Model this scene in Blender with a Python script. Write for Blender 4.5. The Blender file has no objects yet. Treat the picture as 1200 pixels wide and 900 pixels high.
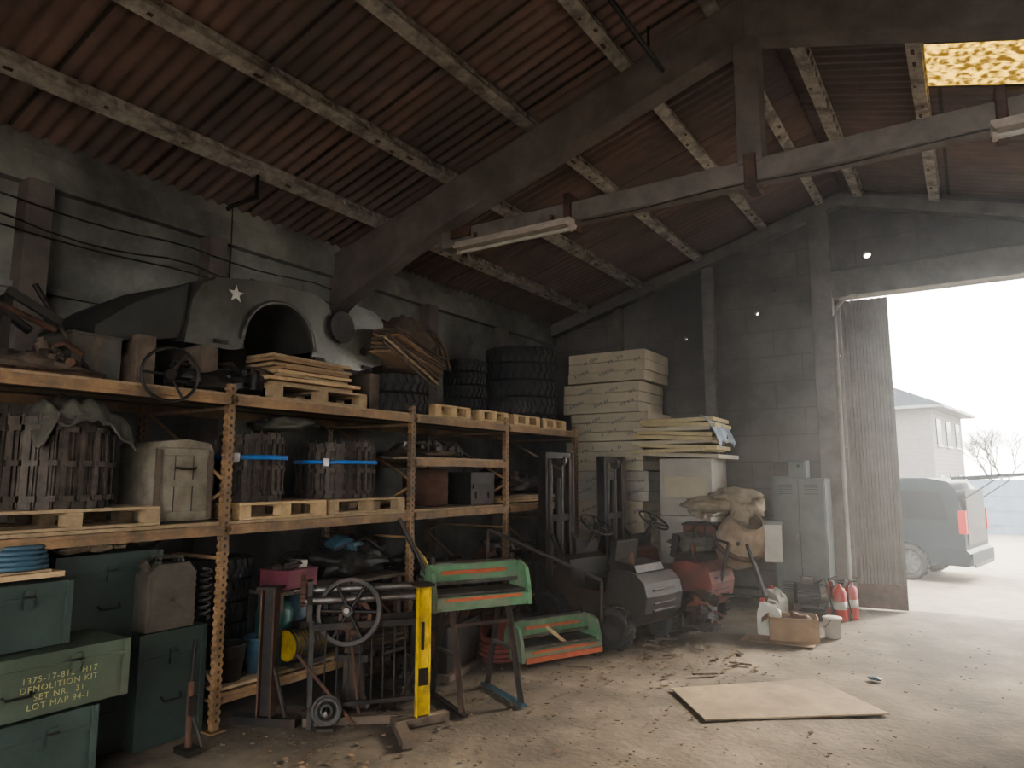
import bpy, math, random
from mathutils import Matrix, Vector, noise
random.seed(7)
C=bpy.context.scene.collection
def T(x,y,z): return Matrix.Translation((x,y,z))
def R(ax,d): return Matrix.Rotation(math.radians(d),4,ax)
def S(x,y,z): return Matrix.Diagonal((x,y,z,1))

# ------------------------------------------------------------ materials
MC={}
def mat(name,c1,c2=None,rough=.75,metal=0.0,scale=4.0,bump=.25,c3=None,stain=.35,detail=8,fine=60,vec=None,spec=None):
    if name in MC: return MC[name]
    m=bpy.data.materials.new(name); m.use_nodes=True; nt=m.node_tree; N=nt.nodes; L=nt.links
    p=N['Principled BSDF']; tc=N.new('ShaderNodeTexCoord')
    n1=N.new('ShaderNodeTexNoise'); n1.inputs['Scale'].default_value=scale; n1.inputs['Detail'].default_value=detail; n1.inputs['Roughness'].default_value=.65
    L.new(tc.outputs['Object'],n1.inputs['Vector'])
    r=N.new('ShaderNodeValToRGB'); r.color_ramp.elements[0].position=.35; r.color_ramp.elements[1].position=.65
    c2=c2 or tuple(x*.6 for x in c1)
    r.color_ramp.elements[0].color=(*c2,1); r.color_ramp.elements[1].color=(*c1,1)
    L.new(n1.outputs['Fac'],r.inputs['Fac'])
    out=r.outputs['Color']
    if c3:
        n3=N.new('ShaderNodeTexNoise'); n3.inputs['Scale'].default_value=scale*.37; n3.inputs['Detail'].default_value=6; n3.inputs['Roughness'].default_value=.7
        mp=N.new('ShaderNodeMapping'); mp.inputs['Location'].default_value=(3.1,7.7,1.3); L.new(tc.outputs['Object'],mp.inputs['Vector']); L.new(mp.outputs[0],n3.inputs['Vector'])
        if vec: mp.inputs['Scale'].default_value=vec
        r3=N.new('ShaderNodeValToRGB'); r3.color_ramp.elements[0].position=1-stain-.12+.0; r3.color_ramp.elements[1].position=min(1,1-stain+.1)
        L.new(n3.outputs['Fac'],r3.inputs['Fac'])
        mx=N.new('ShaderNodeMix'); mx.data_type='RGBA'; L.new(r3.outputs['Color'],mx.inputs[0]); L.new(out,mx.inputs[6]); mx.inputs[7].default_value=(*c3,1); out=mx.outputs[2]
    L.new(out,p.inputs['Base Color'])
    p.inputs['Roughness'].default_value=rough; p.inputs['Metallic'].default_value=metal
    if spec is not None: p.inputs['Specular IOR Level'].default_value=spec
    if bump:
        n2=N.new('ShaderNodeTexNoise'); n2.inputs['Scale'].default_value=fine; n2.inputs['Detail'].default_value=4
        L.new(tc.outputs['Object'],n2.inputs['Vector'])
        b=N.new('ShaderNodeBump'); b.inputs['Strength'].default_value=bump; b.inputs['Distance'].default_value=.01
        L.new(n2.outputs['Fac'],b.inputs['Height']); L.new(b.outputs[0],p.inputs['Normal'])
    MC[name]=m; return m
def overlay_brick(m,axes,scale,bw,bh,mortar,col,fac=.8,msize=.02,offset=.5):
    nt=m.node_tree; N=nt.nodes; L=nt.links; p=N['Principled BSDF']
    tc=N.new('ShaderNodeTexCoord'); sp=N.new('ShaderNodeSeparateXYZ'); cb=N.new('ShaderNodeCombineXYZ')
    L.new(tc.outputs['Object'],sp.inputs[0]); L.new(sp.outputs[axes[0]],cb.inputs[0]); L.new(sp.outputs[axes[1]],cb.inputs[1])
    br=N.new('ShaderNodeTexBrick'); br.inputs['Scale'].default_value=scale; br.inputs['Brick Width'].default_value=bw; br.inputs['Row Height'].default_value=bh
    br.inputs['Mortar Size'].default_value=msize; br.inputs['Mortar Smooth'].default_value=.3; br.offset=offset
    L.new(cb.outputs[0],br.inputs['Vector'])
    mu=N.new('ShaderNodeMath'); mu.operation='MULTIPLY'; mu.inputs[1].default_value=fac; L.new(br.outputs['Fac'],mu.inputs[0])
    mx=N.new('ShaderNodeMix'); mx.data_type='RGBA'; L.new(mu.outputs[0],mx.inputs[0])
    src=p.inputs['Base Color'].links[0].from_socket
    L.new(src,mx.inputs[6]); mx.inputs[7].default_value=(*col,1); L.new(mx.outputs[2],p.inputs['Base Color'])
    return m

m_roof=mat('fibre_cement_roof',(.27,.18,.155),(.175,.12,.105),rough=.95,scale=1.8,c3=(.12,.10,.09),stain=.46,vec=(.5,1.6,1))
overlay_brick(m_roof,(0,1),1,80,1.12,0,(.045,.036,.032),.85,.022,0)
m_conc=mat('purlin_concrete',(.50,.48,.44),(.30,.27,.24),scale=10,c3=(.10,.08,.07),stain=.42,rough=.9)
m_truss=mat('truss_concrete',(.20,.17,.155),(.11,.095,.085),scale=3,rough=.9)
m_trusslit=mat('truss_concrete_lit',(.22,.195,.175),(.13,.115,.105),scale=4,rough=.9)  # truss concrete lightened as if lit, for the tie beam
m_wallL=mat('plaster_wall',(.36,.37,.335),(.20,.205,.185),scale=1.3,c3=(.085,.08,.075),stain=.46,rough=.95,bump=.5,fine=30)
m_wallB=mat('block_wall',(.20,.182,.165),(.115,.104,.094),scale=1.1,c3=(.075,.067,.06),stain=.47,rough=.95,bump=.5,fine=40)
overlay_brick(m_wallB,(0,2),1,.8,.4,0,(.055,.05,.046),.4,.012,.5)
m_col=mat('column_concrete',(.22,.20,.18),(.12,.11,.10),scale=3,rough=.9)
m_floor=mat('dusty_floor',(.27,.225,.17),(.13,.108,.083),scale=1.4,c3=(.07,.058,.047),stain=.49,rough=.95,bump=.9,fine=22)
m_yard=mat('yard_gravel',(.28,.24,.18),(.19,.16,.12),scale=3,rough=.95,bump=.8,fine=30)
m_rack=mat('rack_orange_steel',(.36,.225,.115),(.22,.135,.075),scale=8,rough=.65,c3=(.12,.085,.055),stain=.44)
m_wood=mat('pallet_wood',(.40,.30,.185),(.26,.19,.115),scale=12,rough=.85)
m_woodl=mat('light_wood',(.55,.40,.23),(.38,.27,.15),scale=10,rough=.8)
m_woodd=mat('old_wood',(.15,.115,.085),(.075,.058,.045),scale=9,rough=.9)
m_rub=mat('tyre_rubber',(.032,.032,.034),(.018,.018,.019),scale=12,rough=.8,c3=(.08,.07,.058),stain=.37)
m_blk=mat('black_greasy_steel',(.035,.032,.03),(.016,.015,.015),scale=9,rough=.5,metal=.4,c3=(.08,.05,.036),stain=.38)
m_steel=mat('worn_steel',(.26,.25,.24),(.14,.12,.11),scale=9,rough=.42,metal=.8,c3=(.12,.08,.05),stain=.38)
m_rust=mat('rusty_steel',(.15,.075,.048),(.06,.036,.027),scale=9,rough=.8,metal=.3)
m_track=mat('track_steel',(.11,.088,.072),(.035,.03,.025),scale=14,rough=.6,metal=.4)
m_jeep=mat('jeep_grey_paint',(.155,.16,.14),(.085,.085,.072),scale=3,rough=.33,metal=.45,c3=(.055,.046,.036),stain=.42)
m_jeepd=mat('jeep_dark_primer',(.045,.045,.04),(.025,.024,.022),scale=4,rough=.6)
m_green=mat('army_green_paint',(.05,.075,.065),(.028,.043,.038),scale=3,rough=.5,c3=(.085,.08,.062),stain=.42)
m_green2=mat('army_green_light',(.085,.11,.075),(.048,.066,.045),scale=3,rough=.55,c3=(.12,.11,.08),stain=.42)
m_jerry=mat('jerrycan_tan',(.095,.083,.064),(.05,.045,.034),scale=6,rough=.5)
m_mgreen=mat('machine_green',(.15,.29,.17),(.08,.18,.10),scale=6,rough=.45,c3=(.24,.22,.18),stain=.42)
m_orange=mat('machine_orange',(.58,.14,.065),(.35,.09,.045),scale=7,rough=.5)
m_yel=mat('safety_yellow',(.72,.50,.03),(.48,.34,.03),scale=9,rough=.5,c3=(.11,.08,.045),stain=.42)
m_blue=mat('strap_blue',(.03,.20,.56),(.02,.12,.36),scale=8,rough=.5)
m_blued=mat('blue_grey_plastic',(.045,.10,.145),(.03,.065,.09),scale=5,rough=.5)
m_pink=mat('pink_box',(.20,.055,.075),(.11,.03,.042),scale=6,rough=.7)
m_red=mat('red_enamel',(.5,.025,.015),(.3,.018,.012),scale=5,rough=.4)
m_redr=mat('forklift_faded_red',(.20,.05,.033),(.09,.032,.025),scale=4,rough=.65)
m_grey=mat('locker_grey',(.15,.17,.16),(.10,.115,.105),scale=3,rough=.55)
m_lead=mat('forklift_grey',(.045,.041,.037),(.02,.019,.018),scale=5,rough=.6,metal=.2,c3=(.10,.055,.038),stain=.38)
m_ins=mat('insulation_board',(.55,.49,.37),(.42,.375,.285),scale=2,rough=.65)
m_insy=mat('insulation_yellow',(.64,.54,.30),(.46,.39,.22),scale=6,rough=.8)
m_insw=mat('insulation_white',(.44,.42,.37),(.34,.32,.28),scale=3,rough=.6)
m_print=mat('grey_print',(.26,.245,.22),(.18,.17,.155),scale=3,rough=.7)
m_plast=mat('plastic_wrap',(.5,.58,.68),(.36,.43,.52),scale=5,rough=.25)
m_sack=mat('burlap_sack',(.36,.30,.22),(.20,.165,.118),scale=7,rough=.95,bump=.6,fine=90)
m_canvas=mat('dark_canvas',(.115,.112,.09),(.052,.05,.042),scale=6,rough=.95,bump=.5)
m_tarpb=mat('brown_tarp',(.15,.11,.075),(.07,.052,.038),scale=7,rough=.9,bump=.5)
m_card=mat('cardboard',(.33,.215,.125),(.22,.14,.085),scale=5,rough=.9)
m_ply=mat('floor_plywood',(.36,.275,.175),(.24,.185,.125),scale=4,rough=.88,c3=(.17,.135,.095),stain=.44)
m_white=mat('white_plastic',(.50,.49,.43),(.38,.37,.32),scale=5,rough=.5)
m_lamp=mat('lamp_housing',(.46,.40,.35),(.31,.26,.22),scale=6,rough=.6)
m_door=mat('door_sheet_metal',(.18,.15,.125),(.11,.09,.076),scale=3,rough=.65,metal=.1)
m_mixer=mat('mixer_beige',(.34,.25,.17),(.19,.135,.09),scale=6,rough=.75)
m_letter=mat('stencil_yellow',(.48,.46,.20),(.34,.32,.15),scale=8,rough=.8,bump=0)
m_star=mat('star_white',(.5,.5,.46),(.35,.35,.32),scale=8,rough=.7,bump=0)
m_van=mat('van_blue_grey',(.013,.022,.028),(.011,.019,.024),scale=1,rough=.5,metal=.0,bump=0,spec=.15)
m_glass=mat('dark_glass',(.006,.008,.01),(.005,.006,.008),rough=.25,bump=0,spec=.2)
m_tail=mat('tail_red',(.5,.012,.012),(.4,.012,.012),rough=.3,bump=0)
m_brickw=mat('grey_brick',(.17,.16,.155),(.125,.118,.112),scale=5,rough=.9)
overlay_brick(m_brickw,(0,2),1,.25,.09,0,(.09,.085,.08),.6,.012)
m_tile=mat('slate_tiles',(.032,.040,.050),(.022,.028,.036),scale=5,rough=.9,spec=.1)
overlay_brick(m_tile,(0,2),1,.3,.18,0,(.012,.015,.02),.8,.02)
m_fence=mat('pale_fence',(.16,.20,.24),(.12,.155,.19),scale=4,rough=.85)
m_bark=mat('bark',(.12,.09,.06),(.07,.055,.035),scale=8,rough=.9)
m_leaf=mat('dry_leaf',(.17,.115,.065),(.08,.055,.034),scale=20,rough=.9)
m_sky=bpy.data.materials.new('skylight_yellow_sheet'); m_sky.use_nodes=True
nt=m_sky.node_tree; N=nt.nodes; L=nt.links
for n in list(N): 
    if n.type!='OUTPUT_MATERIAL': N.remove(n)
o=[n for n in N if n.type=='OUTPUT_MATERIAL'][0]
tr=N.new('ShaderNodeBsdfTranslucent'); tc=N.new('ShaderNodeTexCoord'); ns=N.new('ShaderNodeTexNoise'); ns.inputs['Scale'].default_value=18; ns.inputs['Detail'].default_value=8
mp=N.new('ShaderNodeMapping'); mp.inputs['Scale'].default_value=(.8,1.3,1); L.new(tc.outputs['Object'],mp.inputs[0])
rp=N.new('ShaderNodeValToRGB'); rp.color_ramp.elements[0].position=.42; rp.color_ramp.elements[1].position=.60; rp.color_ramp.elements[0].color=(.03,.018,.004,1); rp.color_ramp.elements[1].color=(.24,.155,.028,1)
L.new(mp.outputs[0],ns.inputs['Vector']); L.new(ns.outputs['Fac'],rp.inputs['Fac']); L.new(rp.outputs[0],tr.inputs['Color']); L.new(tr.outputs[0],o.inputs[0])

# ------------------------------------------------------------ builder
class B:
    def __init__(s,name): s.n=name; s.v=[]; s.f=[]; s.fm=[]; s.sm=[]; s.mats=[]
    def add(s,vs,fs,m,M=None,smooth=False):
        o=len(s.v)
        if M is not None: vs=[M@Vector(p) for p in vs]
        s.v+=[tuple(p) for p in vs]
        if m not in s.mats: s.mats.append(m)
        i=s.mats.index(m)
        for f in fs: s.f.append([k+o for k in f]); s.fm.append(i); s.sm.append(smooth)
    def box(s,c,d,m,M=None,rot=None,tap=1.0):
        x,y,z=[k/2 for k in d]; t=tap
        vs=[(-x,-y,-z),(x,-y,-z),(x,y,-z),(-x,y,-z),(-x*t,-y*t,z),(x*t,-y*t,z),(x*t,y*t,z),(-x*t,y*t,z)]
        m2=T(*c)
        if rot is not None: m2=m2@rot
        if M is not None: m2=M@m2
        s.add(vs,[(0,3,2,1),(4,5,6,7),(0,1,5,4),(1,2,6,5),(2,3,7,6),(3,0,4,7)],m,m2)
    def cyl(s,a,b,r,m,r2=None,n=14,M=None,smooth=True):
        a=Vector(a);b=Vector(b);d=b-a
        q=d.to_track_quat('Z','Y').to_matrix().to_4x4(); r2=r if r2 is None else r2
        m2=T(*a)@q
        if M is not None: m2=M@m2
        h=d.length
        vs=[(r*math.cos(2*math.pi*i/n),r*math.sin(2*math.pi*i/n),0) for i in range(n)]+[(r2*math.cos(2*math.pi*i/n),r2*math.sin(2*math.pi*i/n),h) for i in range(n)]
        s.add(vs,[(i,(i+1)%n,n+(i+1)%n,n+i) for i in range(n)],m,m2,smooth)
        s.add(vs,[tuple(range(n))[::-1],tuple(range(n,2*n))],m,m2)
    def lathe(s,pr,m,M=None,n=24,closed=False,smooth=True,arc=360):
        k=len(pr); full=arc==360; nn=n if full else n+1
        vs=[]
        for i in range(nn):
            a=math.radians(arc)*i/n
            for r,z in pr: vs.append((r*math.cos(a),r*math.sin(a),z))
        fs=[]
        for i in range(n):
            j=(i+1)%nn
            for q in range(k if closed else k-1):
                w=(q+1)%k; fs.append((i*k+q,j*k+q,j*k+w,i*k+w))
        s.add(vs,fs,m,M,smooth)
    def torus(s,Rr,r,m,M=None,n=28,k=8):
        s.lathe([(Rr+r*math.cos(2*math.pi*i/k),r*math.sin(2*math.pi*i/k)) for i in range(k)],m,M,n,True)
    def tube(s,pts,r,m,n=8,M=None):
        pts=[Vector(p) for p in pts]; vs=[]
        for i,p in enumerate(pts):
            t=(pts[min(i+1,len(pts)-1)]-pts[max(i-1,0)]).normalized()
            u=Vector((0,0,1)) if abs(t.z)<.9 else Vector((1,0,0))
            a=t.cross(u).normalized(); b=t.cross(a)
            for j in range(n):
                g=2*math.pi*j/n; vs.append(p+a*r*math.cos(g)+b*r*math.sin(g))
        fs=[(i*n+j,i*n+(j+1)%n,(i+1)*n+(j+1)%n,(i+1)*n+j) for i in range(len(pts)-1) for j in range(n)]
        fs+=[tuple(range(n)),tuple(range((len(pts)-1)*n,len(pts)*n))]
        s.add(vs,fs,m,M,True)
    def prism(s,poly,y0,y1,m,M=None):
        k=len(poly); vs=[(x,y0,z) for x,z in poly]+[(x,y1,z) for x,z in poly]
        s.add(vs,[tuple(range(k)),tuple(range(k,2*k))]+[(i,(i+1)%k,k+(i+1)%k,k+i) for i in range(k)],m,M)
    def grid(s,fn,nu,nv,m,M=None,smooth=True,skip=None):
        vs=[fn(i/nu,j/nv) for i in range(nu+1) for j in range(nv+1)]
        fs=[(i*(nv+1)+j,(i+1)*(nv+1)+j,(i+1)*(nv+1)+j+1,i*(nv+1)+j+1) for i in range(nu) for j in range(nv) if not(skip and skip((i+.5)/nu,(j+.5)/nv))]
        s.add(vs,fs,m,M,smooth)
    def blob(s,c,d,m,M=None,amp=.15,fr=2.0,seed=0,n=20,flat=0.0,pw=1.0):
        vs=[];k=n//2
        for i in range(k+1):
            th=math.pi*i/k
            for j in range(n):
                ph=2*math.pi*j/n
                p=Vector((math.sin(th)*math.cos(ph),math.sin(th)*math.sin(ph),math.cos(th)))
                if pw!=1: p=Vector([math.copysign(abs(q)**pw,q) for q in p])
                f=1+amp*noise.noise(p*fr+Vector((seed,seed*2.3,0)))*2+amp*.5*noise.noise(p*fr*3+Vector((seed,0,seed)))
                q=Vector((p.x*d[0]/2*f,p.y*d[1]/2*f,p.z*d[2]/2*f))
                if flat and q.z<-d[2]/2*flat: q.z=-d[2]/2*flat
                vs.append(q+Vector(c))
        fs=[(i*n+j,i*n+(j+1)%n,(i+1)*n+(j+1)%n,(i+1)*n+j) for i in range(k) for j in range(n)]
        s.add(vs,fs,m,M,True)
    def done(s,loc=(0,0,0),rz=0,bevel=0,sub=0,parent=None,solid=0):
        me=bpy.data.meshes.new(s.n); me.from_pydata(s.v,[],s.f)
        for m in s.mats: me.materials.append(m)
        me.polygons.foreach_set('material_index',s.fm); me.polygons.foreach_set('use_smooth',s.sm)
        me.validate(); me.update()
        import bmesh
        bm=bmesh.new(); bm.from_mesh(me); bmesh.ops.recalc_face_normals(bm,faces=bm.faces); bm.to_mesh(me); bm.free()
        ob=bpy.data.objects.new(s.n,me); ob.location=loc; ob.rotation_euler=(0,0,math.radians(rz)); C.objects.link(ob)
        if bevel:
            b=ob.modifiers.new('b','BEVEL'); b.width=bevel; b.segments=2; b.limit_method='ANGLE'; b.angle_limit=math.radians(50)
        if solid:
            b=ob.modifiers.new('s','SOLIDIFY'); b.thickness=solid
        if parent: ob.parent=parent
        return ob
def rnd(a,b): return random.uniform(a,b)

# ------------------------------------------------------------ room shell
WX=-6.3; RX=3.6; BY=11.0; FY=-3.0; RIDGE=-1.35; EAVE=4.55; SL=.295
def roofz(x): return EAVE+SL*(x-WX) if x<RIDGE else EAVE+SL*(RIDGE-WX)-SL*(x-RIDGE)
b=B('floor'); 
b.grid(lambda u,v:(WX-.1+(RX+.2-WX)*u, FY+(BY+.15-FY)*v, .012*noise.noise(Vector((u*9,v*12,0)))-.012),60,80,m_floor); b.done()
b=B('ground_yard'); b.box((0,40,-.14),(90,57.7,.2),m_yard); b.box((0,-14,-.14),(90,21.8,.2),m_yard); b.done()
amp=.021; pitch=.14
ys=int((BY+.3-FY)/pitch)*8
def slopefn(x0,x1):
    def fn(u,v):
        x=x0+(x1-x0)*u; y=FY+(BY+.3-FY)*v
        return (x,y,roofz(x)+amp*math.cos(2*math.pi*y/pitch)+.03)
    return fn
b=B('ceiling')
b.grid(slopefn(-6.75,RIDGE),10,ys,m_roof)
skx=(-.1,1.25); sky_=(6.93,7.83)
def skip(u,v):
    x=RIDGE+(3.9-RIDGE)*u; y=FY+(BY+.3-FY)*v
    return skx[0]<x<skx[1] and sky_[0]<y<sky_[1]
b.grid(slopefn(RIDGE,3.9),42,ys,m_roof,skip=skip)
b.done(solid=.006)
b=B('window_1')
b.grid(lambda u,v:(skx[0]-.08+(skx[1]-skx[0]+.16)*u, sky_[0]-.06+(sky_[1]-sky_[0]+.12)*v, roofz(skx[0]-.08+(skx[1]-skx[0]+.16)*u)+.05+amp*math.cos(2*math.pi*(sky_[0]-.06+(sky_[1]-sky_[0]+.12)*v)/pitch)),10,80,m_sky)
b.done()
b=B('wall_left'); 
b.grid(lambda u,v:(WX+.012*noise.noise(Vector((u*20,v*8,2))),FY+(BY-FY+.1)*u,4.62*v),70,30,m_wallL)
b.box((WX-.12,(FY+BY)/2,2.3),(.16,BY-FY,4.6),m_wallL)
b.done()
b=B('trim_1')
b.box((WX+.04,4,4.28),(.12,14,.26),m_wallL)
b.box((WX+.03,4,3.30),(.06,14,.05),m_wallL)
b.done()
b=B('trim_2')
for y in (.8,2.45,4.05,7.4,9.2): b.box((WX+.08,y,2.08),(.2,.2,4.16),m_truss)
b.done(bevel=.01)
b=B('wall_right'); b.box((RX+.08,4,2.3),(.16,14.2,4.6),m_wallB); b.done()
b=B('wall_front_unseen')  # unseen end wall, added to cut the light from behind the camera
b.prism([(WX-.2,-.05),(-2.6,-.05),(-2.6,4.0),(3.2,4.0),(3.2,-.05),(RX+.15,-.05),(RX+.15,roofz(RX)),(RIDGE,roofz(RIDGE)),(WX-.2,roofz(WX-.2))],FY-.16,FY,m_wallB); b.done()
DX0,DX1,DH=-1.45,2.4,4.36
b=B('wall_back')
b.prism([(WX-.2,-.05),(DX0,-.05),(DX0,DH),(DX1,DH),(DX1,-.05),(RX+.15,-.05),(RX+.15,roofz(RX)),(RIDGE,roofz(RIDGE)),(WX-.2,roofz(WX-.2))],BY,BY+.16,m_wallB)
wb=b.done()
cut=B('cut')
for x,z,r in ((-1.05,4.97,.055),(-3.78,4.02,.035),(-2.63,4.3,.035),(-2.35,4.62,.02)):
    cut.cyl((x,BY-.2,z),(x,BY+.5,z),r,m_wallB,n=12)
co=cut.done()
md=wb.modifiers.new('bo','BOOLEAN'); md.object=co; md.operation='DIFFERENCE'; md.solver='EXACT'
bpy.context.view_layer.update()
dg=bpy.context.evaluated_depsgraph_get()
nm=bpy.data.meshes.new_from_object(wb.evaluated_get(dg)); wb.modifiers.clear(); wb.data=nm
bpy.data.objects.remove(co)
b=B('back_wall_columns')  # columns on the back wall, the widest beside the door
for x,w in ((-4.93,.13),(-3.36,.17)): b.box((x,BY-.06,roofz(x)/2-.15),(w,.14,roofz(x)-.3),m_col)
b.box((-1.66,BY-.09,2.85),(.28,.2,5.7),m_col)
b.done(bevel=.01)
b=B('door_lintel'); b.box((.9,BY-.07,DH+.19),(4.9,.16,.38),m_col); b.done(bevel=.01)  # lintel beam over the door opening
b=B('gable_rafter')  # gable rafters along the back wall
for s_ in (1,-1):
    b.prism([(RIDGE-s_*4.95,roofz(WX)-.30),(RIDGE,roofz(RIDGE)-.30),(RIDGE,roofz(RIDGE)-.12),(RIDGE-s_*4.95,roofz(WX)-.12)],BY-.2,BY-.02,m_col)
b.done()
b=B('roof_purlins')
for x in (-5.5,-4.5,-3.47,-2.44,-1.62,-1.08,-.15,.95,1.95,2.95):
    sl=math.degrees(math.atan(SL))*(-1 if x<RIDGE else 1)
    z=roofz(x)-.085
    M=T(x,4,z)@R('Y',sl)
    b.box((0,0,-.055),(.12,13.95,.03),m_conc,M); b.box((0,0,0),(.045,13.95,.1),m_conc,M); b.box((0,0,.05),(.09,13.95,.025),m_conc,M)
    y=-6.6
    while y<6.9:
        b.box((0,y,0),(.1,.05,.1),m_conc,M)
        if random.random()<.4: b.box((rnd(-.03,.03),y+.11,-.0705),(.03,rnd(.03,.09),.003),m_rust,M)
        y+=.22
b.done()
def truss(ty,name):
    b=B(name); w=.11
    for s_ in (1,-1):
        f=lambda x:RIDGE+s_*(x-RIDGE)
        P=[(-6.28,4.42),(-1.35,5.84),(-1.35,5.46),(-4.5,4.48),(-5.12,4.24),(-5.98,3.86),(-6.28,3.72)]
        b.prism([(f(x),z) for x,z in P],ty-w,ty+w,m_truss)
        b.box((f(-6.12),ty,1.9),(.28,.26,3.8),m_truss)
        b.box((f(-4.33),ty,4.33),(.26,.24,.1),m_rust)
        b.box((f(-3.05),ty,4.30),(.07,.26,.34),m_rust)
    b.box((RIDGE,ty,4.29),(6.5,.18,.19),m_trusslit)
    b.box((RIDGE,ty,4.95),(.2,.2,1.2),m_truss)
    b.box((RIDGE,ty,4.28),(.1,.24,.3),m_rust)
    b.done(bevel=.012)
truss(5.75,'roof_truss'); truss(-.6,'roof_truss')
def strip(x,y,z,l=1.35,name='fluorescent_lamp'):
    b=B(name); b.box((0,0,0),(l,.11,.05),m_lamp); b.prism([(-l/2,-.02),(l/2,-.02),(l/2-.02,-.055),(-l/2+.02,-.055)],-.1,.1,m_lamp)
    b.cyl((-l/2+.03,0,-.075),(l/2-.03,0,-.075),.018,m_white); b.box((-l/2+.02,0,-.07),(.03,.06,.05),m_lamp); b.box((l/2-.02,0,-.07),(.03,.06,.05),m_lamp)
    b.box((-l/3,0,.06),(.03,.03,.08),m_rust);b.box((l/3,0,.06),(.03,.03,.08),m_rust)
    b.done((x,y,z))
strip(-3.65,5.60,4.17); strip(.95,5.60,4.17)
b=B('electric_cable')
b.tube([(-2.9+i*.25,5.64,4.165-.012*math.sin(i*.9)) for i in range(14)],.007,m_blk)
for z0,sag in ((3.97,.05),(3.82,.09),(3.72,.03)):
    b.tube([(WX+.2,.5+i*.25,z0-sag*abs(math.sin(i*.5))) for i in range(21)],.008,m_blk)
b.done()
b=B('steel_bar'); b.cyl((-2.03,4.3,5.36),(-2.07,5.7,5.40),.022,m_blk); b.cyl((-2.03,4.4,5.36),(-2.03,4.4,5.62),.012,m_blk); b.cyl((-2.06,5.3,5.36),(-2.06,5.3,5.62),.012,m_blk); b.done()
b=B('hanging_bracket'); b.tube([(-5.5,4.0,4.68),(-5.5,4.0,4.45),(-5.42,3.95,4.38),(-5.5,3.75,4.25),(-5.5,3.7,4.2)],.02,m_blk); b.tube([(-5.5,3.75,4.25),(-5.5,3.76,3.9),(-5.49,3.75,3.55)],.005,m_blk); b.done()
b=B('door_1')
W_=.60;H_=4.28
b.grid(lambda u,v:(W_*u,.014*(1 if math.sin(u*2*math.pi*7)>0 else -1),H_*v+.02),84,1,m_door,smooth=False)
for x in (.02,W_-.02): b.box((x,.03,H_/2+.02),(.05,.05,H_),m_truss)
for z in (.2,1.5,2.9,4.25): b.box((W_/2,.04,z),(W_,.04,.06),m_truss)
b.box((W_/2,-.02,.17),(W_,.012,.32),m_rust)
b.done((-1.43,10.9,0),6)
b=B('downpipe')
b.tube([(-1.16,10.84,4.33),(-1.25,10.82,4.34),(-1.36,10.8,4.3),(-1.46,10.8,4.2),(-1.5,10.8,4.05),(-1.5,10.8,.3),(-1.48,10.76,.2)],.03,m_white,10)
for z in (1,2.2,3.5): b.box((-1.5,10.85,z),(.09,.1,.03),m_steel)
b.done()

# ------------------------------------------------------------ parts
def tire(b,M,Rr=.33,w=.2,ri=None,lugs=26,m=None):
    m=m or m_rub; ri=ri or Rr*.58
    pr=[(ri,-w*.36),(ri+.015,-w*.44),((ri+Rr)/2,-w*.5),(Rr-.03,-w*.47),(Rr-.008,-w*.38),(Rr-.008,w*.38),(Rr-.03,w*.47),((ri+Rr)/2,w*.5),(ri+.015,w*.44),(ri,w*.36),(ri+.03,w*.3),(ri+.03,-w*.3)]
    b.lathe(pr,m,M,30,True)
    for i in range(lugs):
        a=360*i/lugs
        for sgn in (1,-1):
            b.box((Rr-.003,0,sgn*w*.22),(.018,2*math.pi*Rr/lugs*.55,w*.42),m,M@R('Z',a+(4 if sgn>0 else 0)),rot=R('X',18*sgn))
def pallet(loc,rz=0,L=1.1,W=.8,name='wooden_pallet',m=None):
    m=m or m_wood; b=B(name)
    for i in range(7): b.box((-W/2+.05+i*(W-.1)/6,0,.117),(.09,L,.02),m)
    for y in (-L/2+.05,0,L/2-.05):
        b.box((0,y,.096),(W,.1,.02),m)
        for x in (-W/2+.05,0,W/2-.05): b.box((x,y,.053),(.1,.1,.066),m)
    for x in (-W/2+.05,0,W/2-.05): b.box((x,0,.01),(.1,L,.02),m)
    return b.done(loc,rz,bevel=.003)
def steer(b,M,r=.19,m=None,sp=3,rim=.013):
    m=m or m_blk
    b.torus(r,rim,m,M); b.cyl((0,0,-.04),(0,0,.02),.035,m,M=M)
    for i in range(sp):
        a=2*math.pi*i/sp+.5; b.cyl((0,0,-.01),(r*math.cos(a),r*math.sin(a),0),.009,m,M=M)

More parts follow.
